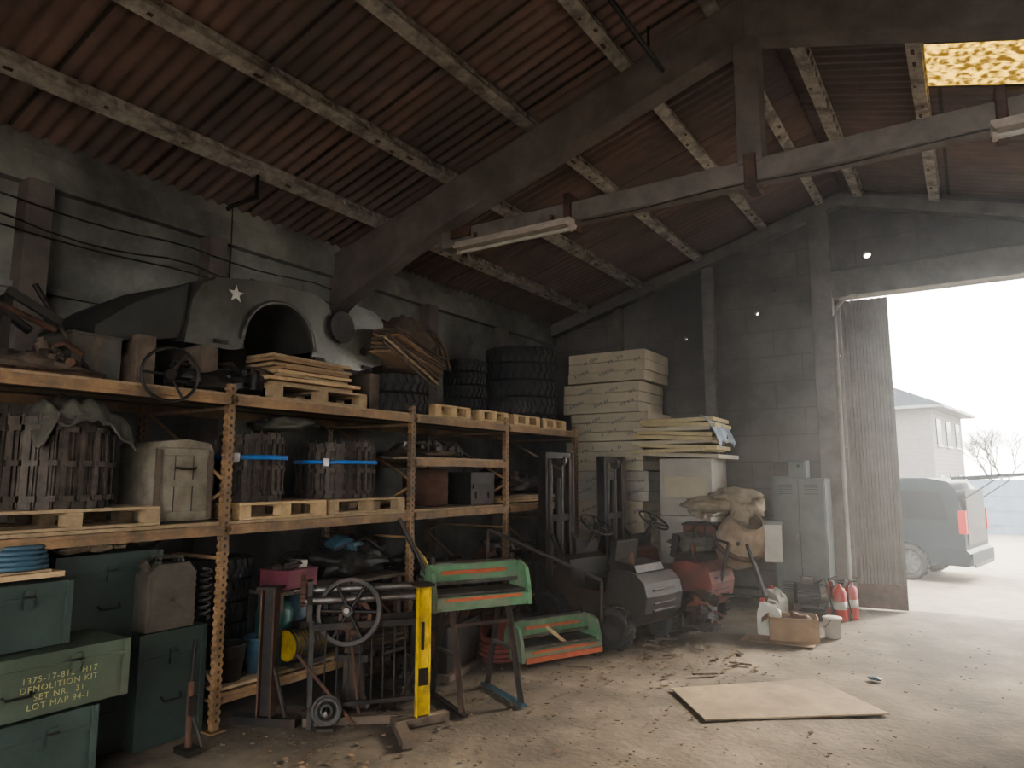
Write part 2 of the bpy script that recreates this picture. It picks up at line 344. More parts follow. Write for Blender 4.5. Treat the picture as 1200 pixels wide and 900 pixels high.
b=B('pallet_rack')
FX,KX=-4.62,-5.8
posts=[.55,3.22,5.27,6.95,8.7]
for y in posts:
    for x in (FX,KX):
        b.box((x,y,1.24),(.05,.05,2.48),m_rack)
        z=.06
        while z<2.45:
            for sg in (1,-1): b.prism([(0,0),(.010,.008),(.010,.028),(0,.036)],-.025,.025,m_rack,T(x,y+sg*.025,z)@R('Z',90*sg))
            b.box((x+.026,y,z+.018),(.004,.016,.02),m_blk)
            z+=.055
        b.box((x,y,.006),(.12,.12,.012),m_rack)
    for k,(z0,z1) in enumerate(((.3,1.1),(1.1,.3+1.4),(1.75,2.35))):
        a,c=(FX,KX) if k%2==0 else (KX,FX)
        b.cyl((a,y,z0),(c,y,z1),.014,m_rack)
    for z in (.2,1.2,2.3): b.cyl((FX,y,z),(KX,y,z),.014,m_rack)
def level(y0,y1,z,deck=True):
    for x in (FX+.03,KX-.02):
        b.box((x,(y0+y1)/2,z-.035),(.035,y1-y0-.06,.07),m_rack)
        b.box((x+.012,(y0+y1)/2,z-.035),(.03,y1-y0-.06,.02),m_rack)
    if deck:
        n=9; d=(FX-KX-.02)
        for i in range(n):
            b.box((KX+.05+(i+.5)*d/n-.03,(y0+y1)/2,z+.012),(d/n-.012,y1-y0-.02,.022),m_wood if i%3 else m_woodd)
for i in range(4):
    level(posts[i],posts[i+1],1.44); level(posts[i],posts[i+1],2.39)
    if i>=1: level(posts[i],posts[i+1],.26)
level(posts[2],posts[3],1.96)
b.done()

def coil(name,loc,r,h,strap=None,n=26,rings=3):
    b=B(name)
    for q in range(rings):
        rr=r-.03-q*.085
        if rr<.08: break
        nn=max(10,int(n*rr/r))
        for i in range(nn):
            a=360*i/nn+q*7; M=R('Z',a); hh=h*(1-.05*q)+rnd(-.012,.012)
            wd=2*math.pi*rr/nn
            b.box((rr,0,hh/2),(.03,wd*.78,hh),m_track,M)
            b.box((rr+.022,0,hh*.5),(.022,wd*.34,hh*.8),m_track,M)
            for zz in (.12,.5,.88): b.box((rr+.02,wd*.35,hh*zz),(.035,wd*.7,.035),m_track,M)
            b.cyl((rr,wd*.5,-.0+.01),(rr,wd*.5,hh+.02),.011,m_track,M=M,n=6)
            b.box((rr-.03,0,hh/2),(.03,wd*.4,hh*.3),m_blk,M)
    if strap:
        b.lathe([(r+.018,h*.62),(r+.025,h*.62),(r+.025,h*.69),(r+.018,h*.69)],strap,None,32,True)
        b.box((r+.03,0,h*.65),(.02,.05,.07),m_steel,R('Z',-60))
    b.done(loc,rnd(0,40))
pallet((-5.05,2.2,1.465),0,1.1,.8); coil('track_coil',(-5.02,2.2,1.59),.36,.56)
pallet((-5.0,3.78,1.465),0,.85,.75,m=m_woodl); coil('track_coil',(-5.02,3.72,1.59),.27,.54,m_blue)
pallet((-5.0,4.72,1.465),0,.95,.75); coil('track_coil',(-5.02,4.66,1.59),.36,.5,m_blue,28)
b=B('canvas_bundle')
b.grid(lambda u,v:((u-.5)*.62,(v-.5)*.6,.10*noise.noise(Vector((u*3,v*3,1)))-.35*max(0,abs(u-.5)*2-.6)-.45*max(0,abs(v-.5)*2-.65)+.06*noise.noise(Vector((u*9,v*9,5)))+.07),30,30,m_canvas)
b.done((-4.95,2.25,2.19),0,solid=.012)
b=B('oily_rags'); b.blob((0,0,.05),(.5,.4,.16),m_canvas,amp=.4,fr=3,seed=4,flat=.3); b.tube([(-.2,-.2,.07),(0,-.1,.13),(.1,.1,.12),(.25,.2,.06)],.018,m_blk); b.done((-5.0,4.0,2.16))
b=B('wooden_crate')
m_cr=mat('crate_whitewash',(.28,.25,.195),(.155,.135,.105),scale=8,rough=.85)
b.box((0,0,.26),(.48,.42,.52),m_cr)
b.prism([(-.22,.52),(.22,.52),(.19,.56),(0,.585),(-.19,.56)],-.25,.25,m_cr,R('Z',90))
for z in (.04,.27,.49): b.box((.245,0,z),(.02,.44,.05),m_cr)
for y in (-.2,.2): b.box((.252,y,.26),(.02,.04,.5),m_woodd)
for y in (-.07,.07): b.box((.241,y,.26),(.004,.006,.5),m_blk)
b.tube([(.26,-.08,.38),(.29,-.05,.37),(.29,.05,.37),(.26,.08,.38)],.008,m_blk)
b.done((-5.0,2.97,1.475),bevel=.004)
b=B('steel_drum')
b.lathe([(0,0),(.24,0),(.25,.01),(.25,.12),(.258,.13),(.25,.14),(.25,.26),(.258,.27),(.25,.28),(.25,.385),(.24,.39),(0,.38)],m_rust); b.done((-5.05,6.0,1.475))
b=B('tool_case'); b.box((0,0,.18),(.4,.46,.36),m_blk); b.box((.21,0,.2),(.02,.4,.05),m_lead); b.box((.21,-.12,.1),(.02,.05,.08),m_lead); b.box((.21,.12,.1),(.02,.05,.08),m_lead); b.tube([(.0,-.1,.36),(0,-.08,.42),(0,.08,.42),(0,.1,.36)],.012,m_blk); b.done((-4.9,6.6,1.475),bevel=.01)

def junk(name,loc,dx,dy,h,n,mats,seed):
    rs=random.Random(seed); b=B(name)
    b.blob((0,0,h*.25),(dx*.95,dy*.95,h*.7),mats[0],amp=.25,fr=3,seed=seed,flat=.36)
    for i in range(n):
        x=rs.uniform(-dx/2,dx/2)*.85;y=rs.uniform(-dy/2,dy/2)*.85; z=h*.18+rs.uniform(0,h*.65)*(1-.5*(abs(x)/dx+abs(y)/dy))
        m=rs.choice(mats); M=T(x,y,max(z,.07))@R('Z',rs.uniform(0,180))@R('X',rs.uniform(-25,25)); k=rs.randint(0,5)
        sz=min(dx,dy,h*1.6)
        if k==0: b.cyl((-sz*.4,0,0),(sz*.4,0,.02),rs.uniform(.012,.03),m,M=M)
        elif k==1:
            r=rs.uniform(.05,.11)
            b.lathe([(.02,-.02),(r,-.02),(r,.02),(.02,.02)],m,M@R('X',70),18,True)
            for t in range(12): b.box((r+.005,0,0),(.015,.015,.035),m,M@R('X',70)@R('Z',t*30))
        elif k==2: b.box((0,0,0),(rs.uniform(.08,.2),rs.uniform(.06,.16),.05),m,M); b.cyl((0,0,0),(0,0,.09),.03,m,M=M)
        elif k==3: b.tube([(-.15,0,0),(-.07,.03,.06),(.04,-.02,.07),(.15,.02,0)],rs.uniform(.01,.02),m,M=M)
        elif k==4: b.cyl((0,0,-.05),(0,0,.07),rs.uniform(.03,.07),m,M=M); b.cyl((0,0,.07),(0,0,.1),.02,m,M=M)
        else:
            b.prism([(-.1,-.03),(.1,-.03),(.1,.0),(.02,.03),(.02,.08),(-.02,.08),(-.02,.03),(-.1,0)],-.02,.02,m,M)
    return b.done(loc,0,bevel=.002)
G=[m_blk,m_rust,m_track,m_steel,m_lead]
junk('spare_parts_pile',(-5.0,5.85,1.985),.8,1.0,.16,18,[m_woodd,m_rust,m_steel,m_blk],3)
b=B('wooden_planks')
for i in range(3): b.box((rnd(-.02,.02),rnd(-.04,.04),.012+i*.026),(.5-i*.1,1.35,.022),m_woodl if i<2 else m_wood,rot=R('Z',rnd(-3,3)))
b.done((-4.93,7.7,1.475))
junk('gearbox_parts',(-5.1,7.7,1.56),.7,1.2,.35,22,G,5)
junk('bicycle_parts',(-5.15,6.3,1.985),.5,.7,.22,12,G,6)

# ------------------------------------------------------------ top of rack
ZT=2.415
b=B('jeep_body_tub')
def arc(cy,cz,r,a0,a1,n=14): return [(cy+r*math.cos(math.radians(a0+(a1-a0)*i/n)),cz+r*math.sin(math.radians(a0+(a1-a0)*i/n))) for i in range(n+1)]
out=[(3.0,2.80),(3.05,3.15),(3.12,3.28),(3.25,3.36),(3.6,3.42),(4.1,3.44),(4.33,3.42),(4.42,3.34),(4.47,3.22),(4.60,3.18),(4.66,3.36),(4.74,3.44),(5.02,3.42),(5.12,3.34),(5.16,3.1),(5.12,2.9),(4.8,2.80),(4.3,2.80)]+arc(3.87,2.9,.36,-12,192)+[(3.4,2.80)]
MJ=Matrix(((0,1,0,0),(1,0,0,0),(0,0,1,0),(0,0,0,1)))
for xx in (-4.93,-5.85):
    b.prism(out,xx,xx+.025,m_jeep,MJ)
for xx in (-4.905,):
    b.tube([(xx+.01,y,z) for y,z in arc(3.87,2.9,.375,0,180,20)],.018,m_jeep)
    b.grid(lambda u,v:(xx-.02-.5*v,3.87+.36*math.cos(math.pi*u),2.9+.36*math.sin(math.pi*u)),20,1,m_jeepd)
def strip_sk(ys_,x0,x1,m):
    vs=[];
    for (y,z) in ys_: vs+= [(x0,y,z),((x0*3+x1)/4,y,z+.02),((x0+3*x1)/4,y,z+.02),(x1,y,z)]
    fs=[(i*4+j,(i+1)*4+j,(i+1)*4+j+1,i*4+j+1) for i in range(len(ys_)-1) for j in range(3)]
    b.add(vs,fs,m,None,True)
strip_sk([(2.99,2.80),(3.05,3.15),(3.12,3.28),(3.25,3.36),(3.6,3.42)],-4.91,-5.85,m_jeep)
strip_sk([(3.6,3.42),(4.1,3.44),(4.33,3.42),(4.42,3.34),(4.47,3.22)],-4.91,-5.1,m_jeep)
strip_sk([(4.60,3.18),(4.66,3.36),(4.74,3.44),(5.02,3.42),(5.12,3.34),(5.16,3.1),(5.12,2.9)],-4.91,-5.3,m_jeep)
b.cyl((-4.86,4.545,3.18),(-5.5,4.545,3.18),.15,m_blk,n=20)
b.add([(-4.93,3.02,3.26),(-4.93,3.02,2.84),(-4.96,2.38,2.7),(-4.96,2.38,2.82),(-4.96,2.62,3.02),
       (-5.85,3.02,3.30),(-5.85,3.02,2.84),(-5.8,2.38,2.7),(-5.8,2.38,2.85),(-5.8,2.62,3.06)],
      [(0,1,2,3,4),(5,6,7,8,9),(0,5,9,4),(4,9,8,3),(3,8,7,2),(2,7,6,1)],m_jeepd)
for y in (3.3,4.3,4.9): b.box((-4.9,y,2.845),(.03,.12,.03),m_blk)
b.cyl((-4.9,4.85,3.0),(-4.89,4.85,3.0),.04,m_blk)
sp=[]
for i in range(10):
    a=math.radians(90+36*i); r=.075 if i%2==0 else .03; sp.append((3.42+r*math.cos(a),3.26+r*math.sin(a)))
b.prism(sp,-4.906,-4.902,m_star,MJ)
b.done()
b=B('support_timbers')
for y in (2.7,3.2,4.35,5.0): b.box((-5.35,y,ZT+.19),(.95,.14,.38),m_woodd)
for y in (2.95,4.65): b.box((-5.5,y,ZT+.12),(.6,.2,.24),m_blk)
b.done(bevel=.006)
junk('axle_parts',(-5.0,3.35,ZT),.5,.9,.34,26,[m_blk,m_blk,m_rust,m_lead],8)
b=B('cardboard_box'); b.box((0,0,.16),(.4,.34,.32),m_jerry); b.box((0,0,.325),(.41,.35,.02),m_jerry); b.box((0,0,.17),(.405,.05,.325),m_woodd); b.done((-5.1,2.36,ZT),5,bevel=.004)
b=B('wooden_box'); b.box((0,0,.12),(.36,.26,.24),m_woodd); b.box((0,0,.13),(.365,.05,.245),m_woodd); b.box((0,0,.235),(.37,.27,.015),m_woodd); b.done((-5.15,2.70,ZT),-8,bevel=.004)
junk('hand_tools_pile',(-4.95,1.9,ZT),.5,.9,.25,22,[m_woodd,m_blk,m_rust,m_lead],9)
b=B('leaning_bars')
b.cyl((-4.85,2.35,ZT),(-5.1,2.05,3.05),.018,m_blk); b.cyl((-4.9,1.5,3.0),(-5.0,2.0,2.72),.03,m_blk); b.cyl((-4.9,1.6,2.9),(-5.0,2.15,2.75),.02,m_rust)
b.box((-4.9,1.98,2.86),(.04,.35,.05),m_lead,rot=R('X',-25)); b.cyl((-4.78,1.5,ZT+.02),(-4.78,2.35,ZT+.02),.018,m_rust); b.box((-5.1,1.85,ZT+.25),(.3,.05,.5),m_lead)
b.done()
b=B('steering_wheel'); steer(b,R('Y',90),.185,m_blk,3,.011); b.cyl((-.02,0,0),(-.32,.10,.0),.018,m_blk)
b.done((-4.52,2.68,2.48),-12)
pallet((-5.0,4.15,ZT),0,1.05,.7)
b=B('plank_stack')
for i in range(8):
    b.box((rnd(-.05,.05),rnd(-.05,.05),.014+i*.034),(.55-.03*i,rnd(.75,.95),.028),random.choice([m_woodl,m_wood,m_wood,m_card]),rot=R('Z',rnd(-7,7)))
b.done((-4.98,4.15,ZT+.13),bevel=.003)
b=B('tyre_stack')
for k in range(2): tire(b,T(0,0,.11+k*.2),.35,.2)
b.done((-5.0,5.42,ZT))
b=B('folded_panels')
for i in range(9):
    b.grid(lambda u,v:((u-.5)*.7,(v-.5)*.85,i*.028+.03*noise.noise(Vector((u*3,v*3,i*.7)))+.06*(u-.5)),10,12,m_tarpb if i%3 else m_card,R('Z',rnd(-6,6)))
for i in range(3): b.box((.38,-.1,i*.05-.03),(.02,.95,.018),m_woodd if i!=1 else m_wood,rot=R('X',rnd(-10,-6)))
ob=b.done((-5.0,5.35,ZT+.52),0,solid=.014); ob.rotation_euler=(math.radians(-14),math.radians(8),0)
b=B('burlap_heap')
b.blob((0,0,.22),(.55,.9,.62),m_tarpb,amp=.25,fr=2.5,seed=11,flat=.6,n=30)
for i in range(10):
    b.tube([(.1+rnd(0,.05),-.36+i*.08,.44),(.25,-.34+i*.08+rnd(-.02,.02),.25),(.29,-.3+i*.08,.0)],.022,m_tarpb)
b.done((-5.15,5.74,ZT+.55))
b=B('wooden_blocks'); b.box((0,0,.27),(.5,.5,.54),m_woodd); b.done((-5.38,5.92,ZT))
pallet((-4.85,5.95,ZT),0,.62,.45,m=m_woodl); pallet((-4.85,6.72,ZT),0,.6,.45,m=m_woodl); pallet((-4.85,7.45,ZT),0,.62,.45,m=m_woodl); pallet((-4.88,8.2,ZT),0,.62,.45,m=m_woodl)
b=B('tyre_stack')
for k in range(5): tire(b,T(rnd(-.01,.01),rnd(-.01,.01),.09+k*.165),.27,.165)
b.done((-5.35,7.1,ZT))
b=B('tyre_stack')
for k in range(5): tire(b,T(rnd(-.02,.02),rnd(-.02,.02),.13+k*.25),.54,.255,lugs=30)
b.done((-5.6,8.85,ZT))
b=B('spare_tyre'); tire(b,T(0,0,.09),.28,.17); b.done((-4.85,7.45,ZT+.13))

# ------------------------------------------------------------ lower left crates
def chest(name,loc,lx,ly,lz,m,latches=2,rz=0,letters=None):
    b=B(name)
    b.box((0,0,lz*.38),(lx,ly,lz*.76),m); b.box((0,0,lz*.88),(lx+.015,ly+.015,lz*.22),m)
    b.box((0,0,lz*.76),(lx+.03,ly+.03,.02),m)
    for i in range(latches):
        y=-ly/2+ly*(i+.5)/latches
        b.box((lx/2+.014,y,lz*.76),(.018,.05,.10),m); b.cyl((lx/2+.02,y-.03,lz*.8),(lx/2+.02,y+.03,lz*.8),.008,m_blk)
    for yy in (-ly/2,ly/2):
        for xx in (-lx/2,lx/2): b.box((xx,yy,lz/2),(.035,.035,lz*.98),m)
    for s_ in (1,-1): b.tube([(-.08,s_*(ly/2+.01),lz*.5),(-.07,s_*(ly/2+.04),lz*.48),(.07,s_*(ly/2+.04),lz*.48),(.08,s_*(ly/2+.01),lz*.5)],.01,m_blk)
    b.tube([(lx/2+.01,-.07,lz*.42),(lx/2+.035,-.06,lz*.38),(lx/2+.035,.06,lz*.38),(lx/2+.01,.07,lz*.42)],.008,m_blk)
    ob=b.done(loc,rz,bevel=.008)
    if letters:
        for i,tx in enumerate(letters):
            cu=bpy.data.curves.new('lettering','FONT'); cu.body=tx; cu.size=.046; cu.extrude=.0005; cu.align_x='CENTER'; cu.space_character=1.15; cu.materials.append(m_letter)
            t=bpy.data.objects.new('lettering_%d'%(i+1),cu); C.objects.link(t); t.parent=ob; t.location=(lx/2+.003,.22,lz*.76-.07-i*.047); t.rotation_euler=(math.radians(90),0,math.radians(90))
    return ob
chest('ammo_chest',(-4.63,1.80,0),.56,.9,.49,m_green)
o=chest('ammo_crate',(-4.60,1.83,.50),.5,1.16,.33,m_green2,2,0,['1375-17-812  H17','DEMOLITION KIT','SET NR.  31','LOT MAP 94-1'])
chest('ammo_chest',(-4.70,1.68,.84),.5,.85,.36,m_green)
chest('ammo_chest',(-5.15,2.55,0),.6,.75,.70,m_green)
chest('steel_locker_chest',(-5.05,2.52,.715),.5,.66,.58,m_green,1)
chest('ammo_chest',(-4.98,2.93,0),.55,.46,.75,m_green,1)
b=B('wood_plank'); b.box((0,0,.015),(.4,.8,.03),m_woodl); b.box((0,.0,.036),(.3,.7,.012),m_wood); b.done((-4.7,1.7,1.215))
b=B('blue_hose_coil')
for k in range(5): b.torus(.16-.004*k,.016,m_blued,T(0,0,.016+k*.028))
b.done((-4.68,1.9,1.26))
b=B('rubber_gloves')
for s_ in (0,1): 
    b.blob((0,s_*.16,.03),(.1,.2,.06),m_sack,amp=.2,seed=s_)
    for f in range(4): b.cyl((.03*f-.045,s_*.16+.08,.03),(.03*f-.05,s_*.16+.15,.025),.012,m_sack)
b.done((-4.85,2.3,1.30))
def jerrycan(loc,rz,m,name='jerrycan'):
    b=B(name)
    P=[(-.17,0),(.17,0),(.175,.02),(.175,.37),(.12,.44),(-.1,.44),(-.175,.38),(-.175,.02)]
    b.prism(P,-.08,.08,m)
    for a in (35,-35): b.box((0,-.083,.2),(.36,.012,.025),m,rot=R('Y',a)); b.box((0,.083,.2),(.36,.012,.025),m,rot=R('Y',a))
    b.box((0,-.083,.2),(.3,.008,.3),m)
    for y in (-.05,0,.05): b.tube([(-.08,y,.44),(-.075,y,.48),(.08,y,.48),(.085,y,.44)],.01,m)
    b.cyl((-.13,0,.40),(-.18,0,.46),.03,m); b.box((-.16,0,.455),(.05,.05,.015),m_blk,rot=R('Y',-50))
    b.done(loc,rz,bevel=.012)
jerrycan((-4.72,2.86,.76),90,m_jerry)
b=B('coil_spring')
for (x,y,r) in ((0,0,.045),(-.06,.12,.04),(.02,.2,.035)):
    b.tube([(x+r*math.cos(t*.6),y+r*math.sin(t*.6),t*.0045) for t in range(80)],.009,m_steel)
b.done((-4.82,3.02,.76))
b=B('bottle_jack')
b.box((0,0,.02),(.16,.1,.04),m_blk); b.cyl((0,0,.04),(0,0,.45),.022,m_rust); b.cyl((0,0,.45),(.02,0,.72),.014,m_blk); b.box((.02,0,.3),(.06,.04,.12),m_blk); b.cyl((.03,0,.25),(.12,.02,.06),.01,m_blk)
b.done((-4.42,2.9,0))
b=B('tyre_stack')
for k in range(5): tire(b,T(rnd(-.02,.02),0,.09+k*.17),.28,.17)
b.done((-5.3,3.62,.285))
b=B('blue_drum'); b.lathe([(0,0),(.22,0),(.235,.02),(.235,.2),(.245,.21),(.235,.22),(.235,.5),(.21,.53),(.08,.54),(0,.54)],m_blued); b.done((-5.1,4.2,.285))
b=B('green_gas_bottle'); b.lathe([(0,0),(.14,0),(.15,.02),(.15,.40),(.12,.48),(.04,.5),(.03,.53),(0,.53)],mat('bottle_teal',(.02,.09,.075),(.015,.06,.05),rough=.4)); b.torus(.08,.01,m_blk,T(0,0,.52)); b.done((-4.86,3.9,.285))
b=B('air_compressor')
b.cyl((0,-.16,.17),(0,.16,.17),.12,m_yel); 
for i in range(9): b.lathe([(.1,0),(.135,0),(.135,.008),(.1,.008)],m_blk,T(0,-.15+i*.036,.17)@R('X',90),20,True)
b.box((0,0,.03),(.22,.3,.04),m_blk); b.box((0,0,.31),(.1,.14,.06),m_blk); b.cyl((0,.16,.17),(0,.2,.17),.05,m_blk)
b.done((-4.66,4.02,.285),0)
b=B('plastic_crate')
b.box((0,0,.01),(.30,.32,.02),m_pink)
for x,y,dx,dy in ((-.15,0,.02,.32),(.15,0,.02,.32),(0,-.16,.32,.02),(0,.16,.32,.02)): b.box((x,y,.07),(dx,dy,.14),m_pink)
b.box((0,0,.145),(.33,.35,.015),m_pink); b.box((.02,.07,.18),(.14,.10,.06),m_white); b.blob((.02,-.05,.17),(.22,.22,.10),m_blk,amp=.3)
b.done((-4.92,4.08,.87),5,bevel=.005)
junk('spare_parts_pile',(-5.15,4.4,.87),.4,.3,.3,12,[m_blk,m_rust,m_lead],71)
chest('steel_locker_chest',(-5.3,4.75,.285),.55,.5,.5,m_green,1)
b=B('work_shelf'); b.box((0,0,.0),(.9,1.5,.03),m_woodd); 
for y in (-.7,.7): b.box((-.4,y,-.28),(.05,.05,.54),m_woodd); b.box((.4,y,-.28),(.05,.05,.54),m_woodd)
b.done((-5.15,4.55,.85))
b=B('tarpaulin_bundle'); b.blob((0,0,.14),(.6,.8,.36),m_blk,amp=.3,fr=3,seed=21,flat=.7,n=30); b.blob((.05,-.12,.3),(.3,.3,.14),m_blued,amp=.3,seed=3); b.tube([(.1,-.3,.25),(.2,0,.35),(.25,.2,.2)],.015,m_blk); b.done((-5.0,4.85,.87))
junk('pump_parts',(-4.95,4.5,.285),.6,.7,.4,26,[m_blk,m_rust,m_blk,m_lead,m_blued],12)
junk('engine_parts',(-5.1,5.9,.285),.9,1.1,.8,46,[m_blk,m_rust,m_lead,m_steel,m_green],13)
junk('axle_parts',(-5.0,7.6,.285),.9,1.4,.9,46,[m_blk,m_rust,m_lead,m_steel,m_blk],14)
b=B('metal_buckets')
for x,y,m in ((0,0,m_blk),(.0,.3,m_blued),(-.02,.58,m_steel)):
    b.lathe([(0,.0),(.10,0),(.13,.26),(.138,.265),(.13,.25),(.1,.02)],m,T(x,y,0)); b.tube([(x,y-.13,.25),(x+.08,y-.09,.2),(x+.13,y,.17),(x+.08,y+.09,.2),(x,y+.13,.25)],.004,m_blk)
b.done((-4.78,3.42,.285)) 

# ------------------------------------------------------------ machines in front of rack
b=B('steel_frame')
b.box((0,0,.03),(.5,.1,.06),m_blk)
b.box((0,0,.5),(.1,.012,.92),m_blk); b.box((-.05,0,.5),(.012,.09,.92),m_rust); b.box((.05,0,.5),(.012,.09,.92),m_rust); b.box((0,0,.97),(.16,.14,.02),m_blk)
b.cyl((.15,0,.06),(.02,0,.5),.018,m_blk)
b.done((-4.44,3.52,0),25)
b=B('slip_roll_machine')
L_=.80
for x in (-.02,L_+.02):
    b.prism([(-.13,.0),(.13,.0),(.12,.12),(.07,.18),(.07,.28),(-.07,.28),(-.09,.14)],x-.02,x+.02,m_lead,T(0,0,.72)@R('Z',-90))
for (y,z) in ((.0,.93),(.035,.86),(-.06,.86)): b.cyl((-.06,y,z),(L_+.1,y,z),.03,m_steel)
b.cyl((-.14,.0,.93),(0,0,.93),.016,m_steel)
b.lathe([(.02,-.02),(.11,-.02),(.11,.02),(.02,.02)],m_rust,T(-.07,0,.93)@R('Y',90),22,True)
for i in range(22): b.box((.113,0,0),(.014,.012,.04),m_rust,T(-.07,0,.93)@R('Y',90)@R('Z',i*360/22))
for x in (0,L_):
    for y,yy in ((-.1,-.22),(.1,.22)): b.box((x,(y+yy)/2,.36),(.035,.035,.74),m_blk,rot=R('X',(yy-y)/.72*57))
    b.box((x,0,.12),(.03,.44,.03),m_blk)
b.box((L_/2,-.13,.68),(L_,.03,.05),m_blk); b.box((L_/2,.13,.68),(L_,.03,.05),m_blk); b.box((L_/2,-.2,.14),(L_,.03,.03),m_blk)
for i in range(8): b.cyl((.1+i*.085,-.16,.14),(.1+i*.085,-.14,.66),.007,m_blk,n=6)
b.cyl((L_*.4,-.25,.0),(-.1,-.16,.5),.014,m_rust)
b.done((-4.28,3.78,0),50,bevel=.002)
b=B('flywheel_machine')
def spoked(b,M,r,rim=.022,sp=6,m=None):
    m=m or m_blk
    b.lathe([(r-.035,-rim),(r,-rim),(r+.004,0),(r,rim),(r-.035,rim)],m,M,32,True)
    b.cyl((0,0,-.05),(0,0,.05),.04,m,M=M)
    for i in range(sp):
        a=2*math.pi*i/sp; b.cyl((0,0,0),((r-.02)*math.cos(a),(r-.02)*math.sin(a),0),.013,m,M=M,n=8)
MW=T(0,-.02,.78)@R('X',78)
spoked(b,MW,.25); spoked(b,T(.02,.10,.72)@R('X',80),.13,.03,5,m_rust)
b.cyl((0,-.1,.80),(0,.3,.80),.022,m_steel); b.prism([(-.14,0),(.14,0),(.08,.12),(.06,.88),(-.06,.88),(-.08,.12)],.12,.2,m_lead); b.box((0,.16,.02),(.38,.3,.04),m_blk); b.cyl((0,.16,.86),(0,.16,.98),.05,m_lead); b.box((.0,.16,.42),(.26,.2,.05),m_blk)
b.cyl((.1,-.05,.05),(.02,-.02,.6),.012,m_rust)
b.done((-4.02,3.92,0),30,bevel=.003)
b=B('pulley_wheel'); Mw=T(0,0,.115)@R('Y',78)
b.lathe([(.02,-.03),(.05,-.03),(.06,-.015),(.09,-.015),(.11,-.03),(.11,.03),(.09,.015),(.06,.015),(.05,.03),(.02,.03)],m_blk,Mw,24,True); b.cyl((-.08,0,.115),(.08,.0,.115),.015,m_steel); b.box((0,0,.012),(.2,.12,.024),m_blk)
b.done((-4.02,3.72,0),-50)
b=B('floor_beams')
b.box((0,0,.03),(.9,.09,.06),m_woodd); b.box((.25,-.2,.025),(.09,.7,.05),m_woodd,rot=R('Z',12)); b.cyl((-.5,.25,.02),(.2,.1,.02),.016,m_rust)
b.done((-3.85,3.95,0),40,bevel=.004)
b=B('yellow_stand')
b.box((0,0,.03),(.09,.42,.06),m_woodd); b.box((-.22,-.1,.03),(.42,.08,.05),m_blk)
b.box((0,0,.52),(.012,.095,.92),m_yel); b.box((.018,.048,.52),(.04,.010,.92),m_yel); b.box((.018,-.048,.52),(.04,.010,.92),m_yel); b.box((.010,0,.33),(.014,.097,.12),m_blk); b.box((.010,0,.62),(.012,.02,.2),m_blk)
b.box((0,0,.99),(.14,.13,.02),m_blk); b.cyl((-.25,-.1,.05),(-.02,0,.45),.014,m_blk)
b.done((-3.50,4.15,0),-25)
def shear(name,legs=True,L_=.85):
    b=B(name); z0=.74 if legs else 0.04
    b.box((0,0,z0+.05),(L_,.3,.10),m_mgreen); b.box((0,-.16,z0+.06),(L_*.98,.02,.07),m_mgreen)
    b.box((0,-.175,z0+.085),(L_*.8,.01,.025),m_orange)
    b.box((0,.03,z0+.115),(L_*1.02,.28,.02),m_steel)
    for x in (-L_/2,L_/2): b.prism([(-.17,0),(.17,0),(.17,.14),(.12,.3),(.02,.34),(-.1,.3),(-.15,.16)],-.018,.018,m_mgreen,T(x,0,z0)@R('Z',90))
    b.box((0,.05,z0+.27),(L_-.04,.05,.14),m_mgreen); b.box((0,.022,z0+.27),(L_*.7,.012,.03),m_orange); b.box((0,.02,z0+.19),(L_-.04,.014,.03),m_steel)
    b.box((0,.06,z0+.345),(L_*.9,.09,.014),m_steel)
    for x in (-L_/2+.06,L_/2-.06): b.cyl((x,.05,z0+.33),(x,.05,z0+.40),.02,m_blk)
    if legs:
        for x in (-L_*.30,L_*.30):
            for s_ in (1,-1):
                a=math.degrees(math.atan(.22/.74))*s_
                b.box((x,s_*.19,.37),(.045,.006,.78),m_lead,rot=R('X',a)); b.box((x+.02,s_*.19,.37),(.006,.045,.78),m_lead,rot=R('X',a))
            b.box((x,0,.01),(.05,.72,.02),m_blued if x>0 else m_blk)
            b.box((x,0,.40),(.02,.36,.03),m_steel)
        b.box((0,-.12,.62),(L_*.6,.03,.03),m_lead)
    return b
b=shear('sheet_metal_shear')
b.cyl((-.42,.02,1.0),(-.62,.15,1.45),.02,m_blk); b.cyl((-.33,.1,1.0),(-.5,.18,1.25),.017,m_yel)
b.done((-3.50,4.82,0),62,bevel=.003)
b=shear('sheet_metal_folder',False,.95); b.cyl((.1,-.1,.13),(-.15,.1,.38),.02,m_woodl); b.box((0,-.19,.06),(.93,.02,.05),m_orange)
for x in (-.4,.4): b.box((x,0,.02),(.06,.4,.04),m_blk)
b.done((-3.62,6.32,0),66,bevel=.003)
b=B('hose_coil')
m_hr=mat('hose_red',(.22,.05,.035),(.12,.03,.025))
for k in range(4): b.torus(.17,.022,m_hr,T(0,0,.025+k*.045))
for k in range(7): b.torus(.17-.01*k,.022,m_hr,T(-.05,.1,.2)@R('X',60)@T(0,0,k*.03))
b.done((-4.05,5.95,.0)) 
b=B('engine_block')
b.box((0,0,.25),(.4,.6,.4),m_blk); b.box((0,0,.5),(.25,.56,.14),m_lead)
for i in range(4): b.cyl((.12,-.2+i*.13,.45),(.2,-.2+i*.13,.62),.025,m_rust)
b.cyl((0,-.3,.3),(0,-.38,.3),.14,m_rust,n=20); b.cyl((0,.3,.25),(0,.36,.25),.2,m_blk,n=20); b.box((0,0,.03),(.5,.7,.06),m_woodd)
b.done((-4.25,5.35,0),10,bevel=.008)
junk('scrap_metal_pile',(-4.25,6.6,0),.5,.8,.55,30,[m_blk,m_rust,m_steel,m_lead],31)
